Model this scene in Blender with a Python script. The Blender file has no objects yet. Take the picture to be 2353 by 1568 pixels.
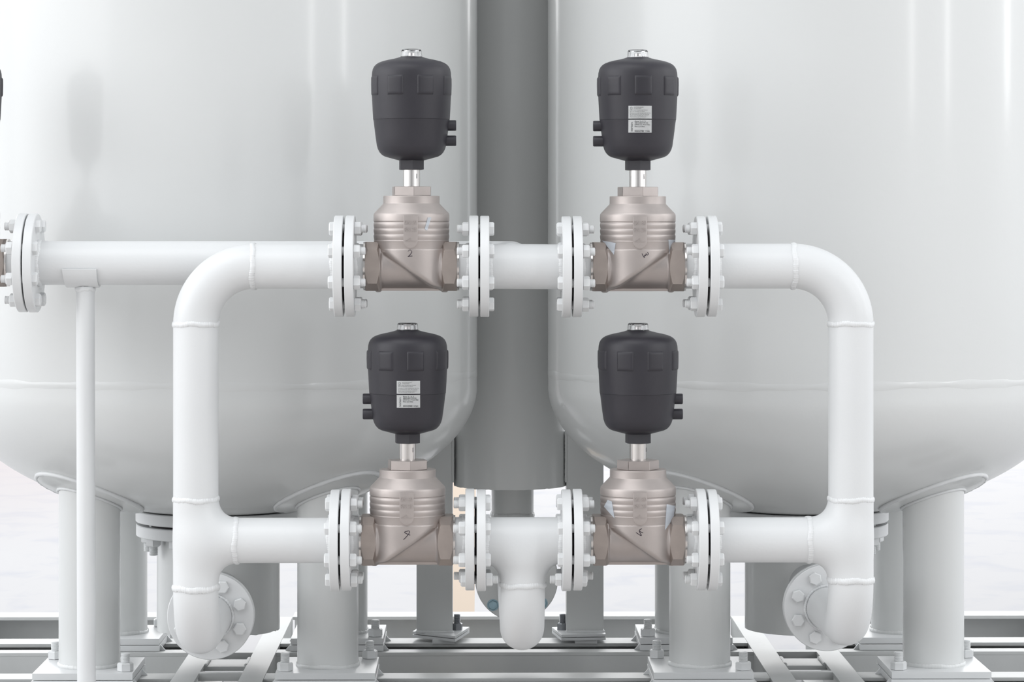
import bpy, bmesh, math, random
import numpy as np
from mathutils import Vector, Matrix
PI = math.pi
rad = math.radians
random.seed(7)
S = bpy.context.scene
C = S.collection

# ------------------------------------------------------------------ camera
F = 6700.0            # focal length in pixels of the 2353 px wide frame
CX, CY, VX = 1176.5, 510.0, 1100.0
D0 = 5.775            # camera distance to the valve row (metres)
TH = math.atan((CX - VX) / F)
cam = bpy.data.cameras.new('camera')
cam.sensor_width = 36.0
cam.lens = 36.0 * F / 2353.0
cam.shift_y = -(784.0 - CY) / 2353.0
cam.clip_end = 200
camo = bpy.data.objects.new('camera', cam)
C.objects.link(camo)
camo.location = (0, -D0, 0)
camo.rotation_euler = (PI / 2, 0, -TH)
S.camera = camo

# ------------------------------------------------------------------ world, lights, exposure
S.view_settings.view_transform = 'Standard'
S.view_settings.look = 'None'
S.view_settings.gamma = 1.0
S.view_settings.use_curve_mapping = False
S.view_settings.exposure = 0.40
W = bpy.data.worlds.new('hall_daylight')
S.world = W
W.use_nodes = True
wn = W.node_tree
wn.nodes.clear()
wo = wn.nodes.new('ShaderNodeOutputWorld')
wb = wn.nodes.new('ShaderNodeBackground')
tc = wn.nodes.new('ShaderNodeTexCoord')
sp = wn.nodes.new('ShaderNodeSeparateXYZ')
wn.links.new(tc.outputs['Generated'], sp.inputs[0])
# open bright sides (more on the left), dimmer hall towards the viewer
def wmath(op, a, b=None, v=None):
    n = wn.nodes.new('ShaderNodeMath')
    n.operation = op
    wn.links.new(a, n.inputs[0])
    if b is not None:
        wn.links.new(b, n.inputs[1])
    elif v is not None:
        n.inputs[1].default_value = v
    return n.outputs[0]


side = wmath('MULTIPLY', wmath('ABSOLUTE', sp.outputs['X']), v=1.06)
lean = wmath('MULTIPLY', sp.outputs['X'], v=-0.22)
up = wmath('MAXIMUM', sp.outputs['Z'], v=0.0)
up = wmath('MULTIPLY', up, v=0.10)
tot = wmath('ADD', wmath('ADD', side, lean), up)
rear = wmath('MULTIPLY', wmath('MAXIMUM', sp.outputs['Y'], v=0.0), v=0.40)
tot = wmath('ADD', tot, rear)
tot = wmath('ADD', tot, v=0.27)
wb.inputs['Color'].default_value = (0.94, 0.97, 1.0, 1)
wn.links.new(tot, wb.inputs['Strength'])
wn.links.new(wb.outputs[0], wo.inputs[0])


def area(name, loc, target, sx, sy, power, col=(1, 1, 1)):
    l = bpy.data.lights.new(name, 'AREA')
    l.shape = 'RECTANGLE'
    l.size, l.size_y = sx, sy
    l.energy = power
    l.color = col
    o = bpy.data.objects.new(name, l)
    C.objects.link(o)
    o.location = loc
    d = Vector(target) - Vector(loc)
    o.rotation_euler = d.to_track_quat('-Z', 'Y').to_euler()
    return o


area('daylight_open_side', (-9.0, -3.0, 2.2), (0, 0.5, 0), 9.0, 5.0, 170, (1.0, 1.0, 1.0))
area('overhead_fill', (-1.5, -3.5, 6.0), (0, -1.0, -1.1), 7.0, 4.0, 120, (0.98, 0.99, 1.0))  # added overhead fill, unseen, brightens the floor in front
area('daylight_behind', (0.0, 9.0, 5.5), (0, 5.5, -1.1), 12.0, 6.0, 30, (1.0, 0.99, 0.98))
area('rear_fill', (0.0, 13.0, 3.0), (0, 0.5, -1.0), 16.0, 3.4, 440, (1.0, 0.99, 0.98))  # added unseen lamp, grazes the floor to lift the dish undersides
for az, w, p in ((39.5, 0.30, 36), (57, 0.22, 42), (91, 0.5, 60)):
    a = rad(az)
    L = Vector((0.9 + 8 * math.sin(a), -8 * math.cos(a) + 0.3, 2.6))
    area('daylight_window', L, (0.9, 0.3, 0.5), w, 4.2, p, (1, 1, 1))


def P(px, py, Y):
    """point seen at pixel (px,py) of the photo that lies in the plane y = Y"""
    f = Vector((math.sin(TH), math.cos(TH), 0))
    r = Vector((math.cos(TH), -math.sin(TH), 0))
    d = f + r * ((px - CX) / F) + Vector((0, 0, (CY - py) / F))
    t = (Y + D0) / d.y
    return Vector((0, -D0, 0)) + d * t


# ------------------------------------------------------------------ materials
def mat(name, col, rough=0.4, metal=0.0, bump=0.0, bscale=60.0, var=0.0, vscale=4.0, vcol=None,
        stretch=(1, 1, 1), coat=0.0, ior=None):
    m = bpy.data.materials.new(name)
    m.use_nodes = True
    nt = m.node_tree
    b = nt.nodes['Principled BSDF']
    b.inputs['Base Color'].default_value = (*col, 1)
    b.inputs['Roughness'].default_value = rough
    b.inputs['Metallic'].default_value = metal
    b.inputs['Coat Weight'].default_value = coat
    b.inputs['Coat Roughness'].default_value = 0.13
    if ior:
        b.inputs['IOR'].default_value = ior
    t = nt.nodes.new('ShaderNodeTexCoord')
    mp = nt.nodes.new('ShaderNodeMapping')
    mp.inputs['Scale'].default_value = stretch
    nt.links.new(t.outputs['Object'], mp.inputs[0])
    if var > 0:
        n = nt.nodes.new('ShaderNodeTexNoise')
        n.inputs['Scale'].default_value = vscale
        n.inputs['Detail'].default_value = 6
        nt.links.new(mp.outputs[0], n.inputs['Vector'])
        cr = nt.nodes.new('ShaderNodeValToRGB')
        cr.color_ramp.elements[0].position = 0.35
        cr.color_ramp.elements[1].position = 0.7
        vc = vcol or tuple(c * (1 - var) for c in col)
        cr.color_ramp.elements[0].color = (*vc, 1)
        cr.color_ramp.elements[1].color = (*col, 1)
        nt.links.new(n.outputs['Fac'], cr.inputs[0])
        nt.links.new(cr.outputs[0], b.inputs['Base Color'])
    if bump > 0:
        n2 = nt.nodes.new('ShaderNodeTexNoise')
        n2.inputs['Scale'].default_value = bscale
        n2.inputs['Detail'].default_value = 3
        nt.links.new(mp.outputs[0], n2.inputs['Vector'])
        bp = nt.nodes.new('ShaderNodeBump')
        bp.inputs['Strength'].default_value = bump
        bp.inputs['Distance'].default_value = 0.001
        nt.links.new(n2.outputs['Fac'], bp.inputs['Height'])
        nt.links.new(bp.outputs[0], b.inputs['Normal'])
    return m


M_TANK = mat('tank_paint', (0.68, 0.69, 0.685), 0.38, bump=0.22, bscale=75, var=0.03, vscale=1.6, coat=0.42)
M_PAINT = mat('pipe_paint', (0.72, 0.73, 0.735), 0.36, bump=0.2, bscale=160, var=0.03, vscale=6)
M_FRAME = mat('frame_paint', (0.60, 0.61, 0.605), 0.42, bump=0.3, bscale=90, var=0.10, vscale=5)
M_WELD = mat('weld_paint', (0.74, 0.75, 0.755), 0.3, bump=0.5, bscale=240)
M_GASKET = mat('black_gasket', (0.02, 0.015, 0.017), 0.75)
M_CAST = mat('blasted_stainless', (0.48, 0.432, 0.412), 0.42, metal=0.72, bump=0.12, bscale=900, var=0.14, vscale=16)
M_CASTD = mat('blasted_stainless_shaded', (0.42, 0.365, 0.335), 0.42, metal=0.72, bump=0.14, bscale=900, var=0.16, vscale=22)  # shaded copy of the casting metal, dark reflections put into the colour
M_STEEL = mat('turned_steel', (0.74, 0.71, 0.69), 0.2, metal=1.0, var=0.12, vscale=30, stretch=(1, 1, 0.05))
M_BLACK = mat('black_plastic', (0.026, 0.0242, 0.032), 0.46, bump=0.12, bscale=700, var=0.22, vscale=14)
M_BLUEZ = mat('blue_zinc', (0.36, 0.52, 0.60), 0.3, metal=0.6, var=0.2, vscale=90)
M_DARKB = mat('dark_zinc', (0.30, 0.31, 0.33), 0.35, metal=0.5)
M_STICK = mat('sticker_white', (0.86, 0.87, 0.87), 0.4)
M_INK = mat('printed_ink', (0.06, 0.06, 0.065), 0.6)
M_PEN = mat('marker_ink', (0.03, 0.02, 0.03), 0.5)
M_PALE = mat('pale_blue', (0.83, 0.87, 0.92), 0.3)
M_STAIN = mat('dust_mark', (0.50, 0.47, 0.44), 0.8)
# clear cap
M_CLEAR = bpy.data.materials.new('clear_plastic')
M_CLEAR.use_nodes = True
_b = M_CLEAR.node_tree.nodes['Principled BSDF']
_b.inputs['Transmission Weight'].default_value = 1.0
_b.inputs['Roughness'].default_value = 0.03
_b.inputs['IOR'].default_value = 1.45
_b.inputs['Base Color'].default_value = (0.97, 0.97, 0.98, 1)


def floor_material():
    m = bpy.data.materials.new('polished_concrete')
    m.use_nodes = True
    nt = m.node_tree
    N = nt.nodes.new
    L = nt.links.new
    b = nt.nodes['Principled BSDF']
    b.inputs['Roughness'].default_value = 0.95
    b.inputs['Specular IOR Level'].default_value = 0.08
    t = N('ShaderNodeTexCoord')
    mp = N('ShaderNodeMapping')
    mp.inputs['Scale'].default_value = (1.5, 1.1, 1)
    L(t.outputs['Object'], mp.inputs[0])
    n = N('ShaderNodeTexNoise')
    n.inputs['Scale'].default_value = 3.6
    n.inputs['Detail'].default_value = 7
    n.inputs['Distortion'].default_value = 0.6
    L(mp.outputs[0], n.inputs['Vector'])
    cr = N('ShaderNodeValToRGB')
    e = cr.color_ramp.elements
    e[0].position, e[0].color = 0.27, (0.55, 0.55, 0.58, 1)
    e[1].position, e[1].color = 0.50, (0.61, 0.60, 0.605, 1)
    L(n.outputs['Fac'], cr.inputs[0])
    # pinkish dusty region on the far left
    n2 = N('ShaderNodeTexNoise')
    n2.inputs['Scale'].default_value = 0.35
    L(t.outputs['Object'], n2.inputs['Vector'])
    sx = N('ShaderNodeSeparateXYZ')
    L(t.outputs['Object'], sx.inputs[0])
    pk = N('ShaderNodeMapRange')
    pk.inputs['From Min'].default_value = 4.0
    pk.inputs['From Max'].default_value = 9.0
    L(sx.outputs['Y'], pk.inputs['Value'])
    lx = N('ShaderNodeMapRange')
    lx.inputs['From Min'].default_value = -1.0
    lx.inputs['From Max'].default_value = -1.8
    L(sx.outputs['X'], lx.inputs['Value'])
    mu = N('ShaderNodeMath'); mu.operation = 'MULTIPLY'
    L(pk.outputs[0], mu.inputs[0]); L(lx.outputs[0], mu.inputs[1])
    mu2 = N('ShaderNodeMath'); mu2.operation = 'MULTIPLY'; mu2.inputs[1].default_value = 0.8
    L(mu.outputs[0], mu2.inputs[0])
    mxp = N('ShaderNodeMix'); mxp.data_type = 'RGBA'
    L(mu2.outputs[0], mxp.inputs[0])
    L(cr.outputs[0], mxp.inputs[6])
    mxp.inputs[7].default_value = (0.50, 0.44, 0.44, 1)
    # beige painted lane that runs away from the viewer
    a = N('ShaderNodeMath'); a.operation = 'GREATER_THAN'; a.inputs[1].default_value = -0.135
    c = N('ShaderNodeMath'); c.operation = 'LESS_THAN'; c.inputs[1].default_value = -0.012
    L(sx.outputs['X'], a.inputs[0]); L(sx.outputs['X'], c.inputs[0])
    d = N('ShaderNodeMath'); d.operation = 'MULTIPLY'
    L(a.outputs[0], d.inputs[0]); L(c.outputs[0], d.inputs[1])
    mxb = N('ShaderNodeMix'); mxb.data_type = 'RGBA'
    L(d.outputs[0], mxb.inputs[0])
    L(mxp.outputs[2], mxb.inputs[6])
    mxb.inputs[7].default_value = (0.60, 0.50, 0.41, 1)
    fz = N('ShaderNodeMath'); fz.operation = 'LESS_THAN'; fz.inputs[1].default_value = -0.1
    L(sx.outputs['Y'], fz.inputs[0])
    mxf = N('ShaderNodeMix'); mxf.data_type = 'RGBA'      # unseen brownish floor in front, toned to darken reflections on castings
    L(fz.outputs[0], mxf.inputs[0])
    L(mxb.outputs[2], mxf.inputs[6])
    mxf.inputs[7].default_value = (0.52, 0.49, 0.47, 1)
    L(mxf.outputs[2], b.inputs['Base Color'])
    return m


M_FLOOR = floor_material()


# ------------------------------------------------------------------ object helpers
def empty(name, loc, label, cat, group=None):
    o = bpy.data.objects.new(name, None)
    o.empty_display_size = 0.05
    C.objects.link(o)
    o.location = loc
    o['label'] = label
    o['category'] = cat
    if group:
        o['group'] = group
    return o


def finish(me, m, angle=32):
    me.materials.clear()
    me.materials.append(m)
    me.shade_smooth()
    me.set_sharp_from_angle(angle=rad(angle))
    return me


def link(name, me, parent=None, loc=(0, 0, 0), rot=(0, 0, 0), label=None):
    o = bpy.data.objects.new(name, me)
    C.objects.link(o)
    if parent:
        o.parent = parent
    o.location = loc
    o.rotation_euler = rot
    if label:
        o['label'] = label
    return o


def mesh(bm, name, m, angle=32, recalc=True):
    if recalc:
        bmesh.ops.recalc_face_normals(bm, faces=bm.faces)
    me = bpy.data.meshes.new(name)
    bm.to_mesh(me)
    bm.free()
    return finish(me, m, angle)


def part(name, bm, m, parent=None, loc=(0, 0, 0), rot=(0, 0, 0), angle=32, label=None):
    return link(name, mesh(bm, name, m, angle), parent, loc, rot, label)


AX = {'X': Matrix.Rotation(PI / 2, 4, 'Y'), 'Y': Matrix.Rotation(-PI / 2, 4, 'X'), 'Z': Matrix.Identity(4)}


def lathe(bm, prof, seg=64, mtx=Matrix.Identity(4), rot=0.0):
    """profile [(r,h)] around local z; r=0 closes to a point"""
    rings = []
    for r, h in prof:
        if r < 1e-7:
            rings.append([bm.verts.new(mtx @ Vector((0, 0, h)))])
        else:
            rings.append([bm.verts.new(mtx @ Vector((r * math.cos(rot + 2 * PI * i / seg), r * math.sin(rot + 2 * PI * i / seg), h)))
                          for i in range(seg)])
    for a, b in zip(rings[:-1], rings[1:]):
        if len(a) == 1 and len(b) == 1:
            continue
        for i in range(seg):
            j = (i + 1) % seg
            if len(a) == 1:
                bm.faces.new((a[0], b[i], b[j]))
            elif len(b) == 1:
                bm.faces.new((a[i], a[j], b[0]))
            else:
                bm.faces.new((a[i], a[j], b[j], b[i]))


def disc_prof(r, h0, h1, ch=0.0012, rin=0.0):
    return [(rin, h0), (r - ch, h0), (r, h0 + ch), (r, h1 - ch), (r - ch, h1), (rin, h1)]


def mtx_axis(axis, loc=(0, 0, 0)):
    return Matrix.Translation(Vector(loc)) @ AX[axis]


def tube(bm, pts, r, seg=64, caps=True):
    """tube along a list of points, one radius or a list of radii"""
    n = len(pts)
    pts = [Vector(p) for p in pts]
    rr = r if isinstance(r, (list, tuple)) else [r] * n
    t0 = (pts[1] - pts[0]).normalized()
    up = Vector((0, 0, 1)) if abs(t0.z) < 0.9 else Vector((0, 1, 0))
    nrm = (up - t0 * up.dot(t0)).normalized()
    rings = []
    tp = t0
    for i, p in enumerate(pts):
        if i == 0:
            t = t0
        elif i == n - 1:
            t = (pts[-1] - pts[-2]).normalized()
        else:
            t = ((pts[i + 1] - p).normalized() + (p - pts[i - 1]).normalized()).normalized()
        q = tp.rotation_difference(t)
        nrm = (q @ nrm)
        nrm = (nrm - t * nrm.dot(t)).normalized()
        bn = t.cross(nrm)
        tp = t
        rings.append([bm.verts.new(p + (nrm * math.cos(2 * PI * k / seg) + bn * math.sin(2 * PI * k / seg)) * rr[i]) for k in range(seg)])
    for a, b in zip(rings[:-1], rings[1:]):
        for i in range(seg):
            j = (i + 1) % seg
            bm.faces.new((a[i], a[j], b[j], b[i]))
    if caps:
        bm.faces.new(rings[0][::-1])
        bm.faces.new(rings[-1])


def arc(center, a, b, n=20):
    """quarter arc from center+a to center+b (a,b perpendicular, equal length)"""
    c, a, b = Vector(center), Vector(a), Vector(b)
    return [c + a * math.cos(PI / 2 * i / n) + b * math.sin(PI / 2 * i / n) for i in range(n + 1)]


def box(bm, lo, hi, bev=0.0):
    vs = [bm.verts.new((x, y, z)) for x in (lo[0], hi[0]) for y in (lo[1], hi[1]) for z in (lo[2], hi[2])]
    idx = [(0, 1, 3, 2), (4, 6, 7, 5), (0, 4, 5, 1), (2, 3, 7, 6), (0, 2, 6, 4), (1, 5, 7, 3)]
    fs = [bm.faces.new([vs[i] for i in f]) for f in idx]
    if bev > 0:
        es = list({e for f in fs for e in f.edges})
        bmesh.ops.bevel(bm, geom=es, offset=bev, segments=2, affect='EDGES', profile=0.7)


def prism(bm, poly, z0, z1, mtx=Matrix.Identity(4), bev=0.0):
    a = [bm.verts.new(mtx @ Vector((x, y, z0))) for x, y in poly]
    b = [bm.verts.new(mtx @ Vector((x, y, z1))) for x, y in poly]
    fs = [bm.faces.new(a[::-1]), bm.faces.new(b)]
    n = len(poly)
    for i in range(n):
        fs.append(bm.faces.new((a[i], a[(i + 1) % n], b[(i + 1) % n], b[i])))
    if bev > 0:
        es = list({e for f in fs for e in f.edges})
        bmesh.ops.bevel(bm, geom=es, offset=bev, segments=2, affect='EDGES', profile=0.7)


def weld_ring(center, axis, R, r=0.0046, seed=0, seg=220, k=9):
    r *= 0.9
    """lumpy weld bead around a pipe"""
    bm = bmesh.new()
    rnd = random.Random(seed)
    ph = [rnd.uniform(0, 6.28) for _ in range(6)]
    M = mtx_axis(axis, center)
    rings = []
    for i in range(seg):
        a = 2 * PI * i / seg
        rb = r * (1 + 0.05 * math.sin(5 * a + ph[0]) + 0.05 * math.sin(23 * a + ph[1]) + 0.075 * math.sin(58 * a + 3 * math.sin(4 * a) + ph[2]) + rnd.uniform(-.03, .03))
        sh = 0.0012 * math.sin(3 * a + ph[3]) + 0.0007 * math.sin(7 * a + ph[4])
        ring = []
        for j in range(k):
            b = 2 * PI * j / k
            q = R + rb * 0.62 * math.cos(b)
            ring.append(bm.verts.new(M @ Vector((q * math.cos(a), q * math.sin(a), sh + rb * 1.25 * math.sin(b)))))
        rings.append(ring)
    for i in range(seg):
        A, B = rings[i], rings[(i + 1) % seg]
        for j in range(k):
            bm.faces.new((A[j], B[j], B[(j + 1) % k], A[(j + 1) % k]))
    return bm


def bead(pts, r=0.004, seed=0, k=8):
    """lumpy weld bead along a list of points"""
    rnd = random.Random(seed)
    bm = bmesh.new()
    rr = [r * (1 + rnd.uniform(-.11, .11)) for _ in pts]
    rr[0] *= .5; rr[-1] *= .5
    tube(bm, pts, rr, k)
    return bm


# ------------------------------------------------------------------ signed distance helpers for the cast bodies and tees
def smin(a, b, k):
    h = np.clip(0.5 + 0.5 * (b - a) / k, 0, 1)
    return b * (1 - h) + a * h - k * h * (1 - h)


def smax(a, b, k):
    return -smin(-a, -b, k)


def sdf_mesh(bm0, f, voxel, name, m, iters=7, angle=50, subdiv=False):
    """voxel-merge the closed shells of bm0, then pull every vertex on the zero set of f"""
    me = bpy.data.meshes.new(name + '_tmp')
    bmesh.ops.recalc_face_normals(bm0, faces=bm0.faces)
    bm0.to_mesh(me)
    bm0.free()
    o = bpy.data.objects.new('tmp', me)
    C.objects.link(o)
    md = o.modifiers.new('r', 'REMESH')
    md.mode = 'VOXEL'
    md.voxel_size = voxel
    dg = bpy.context.evaluated_depsgraph_get()
    out = bpy.data.meshes.new_from_object(o.evaluated_get(dg))
    bpy.data.objects.remove(o)
    bpy.data.meshes.remove(me)
    out.name = name
    n = len(out.vertices)
    v = np.empty(n * 3)
    out.vertices.foreach_get('co', v)
    v = v.reshape(-1, 3)
    e = 1e-4
    for _ in range(iters):
        d = f(v)
        g = np.stack([(f(v + np.eye(3)[i] * e) - f(v - np.eye(3)[i] * e)) / (2 * e) for i in range(3)], 1)
        gn = np.maximum((g * g).sum(1), 0.25)
        v = v - g * (np.clip(d, -0.006, 0.006) / gn)[:, None] * 0.9
    out.vertices.foreach_set('co', v.ravel())
    out.update()
    return finish(out, m, angle)


# ------------------------------------------------------------------ bolts
def hexprism(bm, R, h0, h1, M, rot=0.0, ch0=0.0, ch1=0.0):
    prof = []
    if ch0:
        prof += [(0, h0), (R * 0.84, h0), (R, h0 + ch0)]
    else:
        prof += [(0, h0), (R, h0)]
    if ch1:
        prof += [(R, h1 - ch1), (R * 0.84, h1), (0, h1)]
    else:
        prof += [(R, h1), (0, h1)]
    lathe(bm, prof, 6, M, rot)


def thread(bm, r, h0, h1, M, pitch=0.0021, seg=20):
    n = max(2, int((h1 - h0) / pitch))
    prof = [(0, h0), (r * 0.88, h0)]
    for i in range(n):
        a = h0 + (h1 - h0) * i / n
        p = (h1 - h0) / n
        prof += [(r, a + p * 0.35), (r, a + p * 0.6), (r * 0.87, a + p * 0.95)]
    prof += [(r * 0.7, h1 + 0.0006), (0, h1 + 0.0006)]
    lathe(bm, prof, seg, M)


def flange_bolt_mesh(grip, rot, m, head=0.0098, stick=0.0098):
    """bolt along local z: head below 0, nut above grip, threaded end beyond"""
    bm = bmesh.new()
    I = Matrix.Identity(4)
    hexprism(bm, 0.0139, -head, 0, I, rot, ch0=0.0022)
    hexprism(bm, 0.0139, grip, grip + 0.0135, I, rot + 0.5, ch1=0.0022, ch0=0.001)
    lathe(bm, [(0.0, 0.0), (0.0088, 0), (0.0088, grip), (0, grip)], 20)
    thread(bm, 0.0083, grip + 0.0135, grip + 0.0135 + stick, I)
    return mesh(bm, 'bolt', m, 25)


GT = 0.0178        # flange thickness
GAP = 0.0042
GRIP = 2 * GT + GAP
BOLTS = [flange_bolt_mesh(GRIP, r, M_PAINT) for r in (0.1, 0.42, 0.8)]
BOLTS_SHORT = [flange_bolt_mesh(GRIP, r, M_PAINT, stick=0.006) for r in (0.3, 0.7)]
FR = 0.1003        # flange radius
BC = 0.0805        # bolt circle radius


def flange_mesh(axis='X', r=FR, t=GT, bore=0.040, m=M_PAINT, name='flange'):
    bm = bmesh.new()
    M = AX[axis]
    prof = [(bore, 0), (r - 0.0014, 0), (r, 0.0014), (r, t - 0.0014), (r - 0.0014, t), (bore, t), (bore, 0)]
    lathe(bm, prof, 96, M)
    bmesh.ops.remove_doubles(bm, verts=bm.verts, dist=1e-6)
    return mesh(bm, name, m, 30)


FLANGE = flange_mesh()
_bm = bmesh.new()
lathe(_bm, [(0.045, 0), (0.0725, 0), (0.0725, GAP), (0.045, GAP)], 72, AX['X'])
GASKET = mesh(_bm, 'gasket', M_GASKET)
_bm = bmesh.new()
lathe(_bm, [(0.03, 0), (0.0925, 0), (0.0925, 0.0015), (0.03, 0.0015)], 72, AX['X'])


def flange_set(thing, x_face, side, Y, z, flip=(), seed=0, tilt=0.0, tx=0.0, short=False):
    """outer flange of a pipe end in thing's local frame. The joint opens towards `side` (+1: valve is at +x).
    x_face = x of the flange's joint face. Children: gasket and eight bolts."""
    rnd = random.Random(seed)
    x0 = x_face - GT if side > 0 else x_face
    f = link('flange', FLANGE, thing, (x0, Y, z), (0, 0, 0))
    g = link('gasket', GASKET, f, ((GT, 0, 0) if side > 0 else (-GAP, 0, 0)))
    for k in range(8):
        a = rad(22.5 + 45 * k)
        y, zz = BC * math.cos(a), BC * math.sin(a)
        meshes = BOLTS_SHORT if short else BOLTS
        me = meshes[rnd.randrange(len(meshes))]
        # head sits on the pipe side, nut on the valve side; flipped ones the other way round
        hs = side if k not in flip else -side
        if hs > 0:   # axis +x
            xs = 0.0 if side > 0 else -(GT + GAP)
            rot = (0, PI / 2, 0)
        else:
            xs = GT if side < 0 else GT + GAP + GT
            rot = (0, -PI / 2, 0)
        link('bolt', me, f, (xs, y, zz), rot)
    return f


# ------------------------------------------------------------------ floor
bm = bmesh.new()
ZF = -1.117
vs = [bm.verts.new(p) for p in ((-30, -12, 0), (30, -12, 0), (30, 60, 0), (-30, 60, 0))]
bm.faces.new(vs)
fl = part('floor', bm, M_FLOOR, None, (0, 0, ZF))
fl['kind'] = 'structure'

# ------------------------------------------------------------------ tanks
ZT = 1.75           # top of the straight shell
ZS = -0.342         # weld seam between shell and dish
ZD = -0.372         # where the dish starts to curve
BD = 0.292          # dish depth
TR = 0.588
TY = 0.86


def dish_z(rho):
    return ZD - BD * math.sqrt(max(0.0, 1 - (rho / TR) ** 2))


ZP = -0.9686        # top of the leg base plates
ZB = -0.9985        # top of the skid beams


def anchor_bolt_mesh(m, rot=0.0):
    bm = bmesh.new()
    I = Matrix.Identity(4)
    hexprism(bm, 0.0175, 0.0, 0.0185, I, rot, ch1=0.0025, ch0=0.0012)
    thread(bm, 0.0098, 0.0185, 0.0385, I, 0.0024, 24)
    lathe(bm, [(0, -0.034), (0.0095, -0.034), (0.0095, 0.001), (0, 0.001)], 20)
    return mesh(bm, 'anchor_bolt', m, 25)


ANCH = [anchor_bolt_mesh(M_PAINT, r) for r in (0.2, 0.6, 0.95)]
ANCHD = anchor_bolt_mesh(M_DARKB, 0.4)
NOZB = [anchor_bolt_mesh(M_PAINT, r) for r in (0.1, 0.5)]
for _m in NOZB:
    _m.name = 'bolt'


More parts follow.
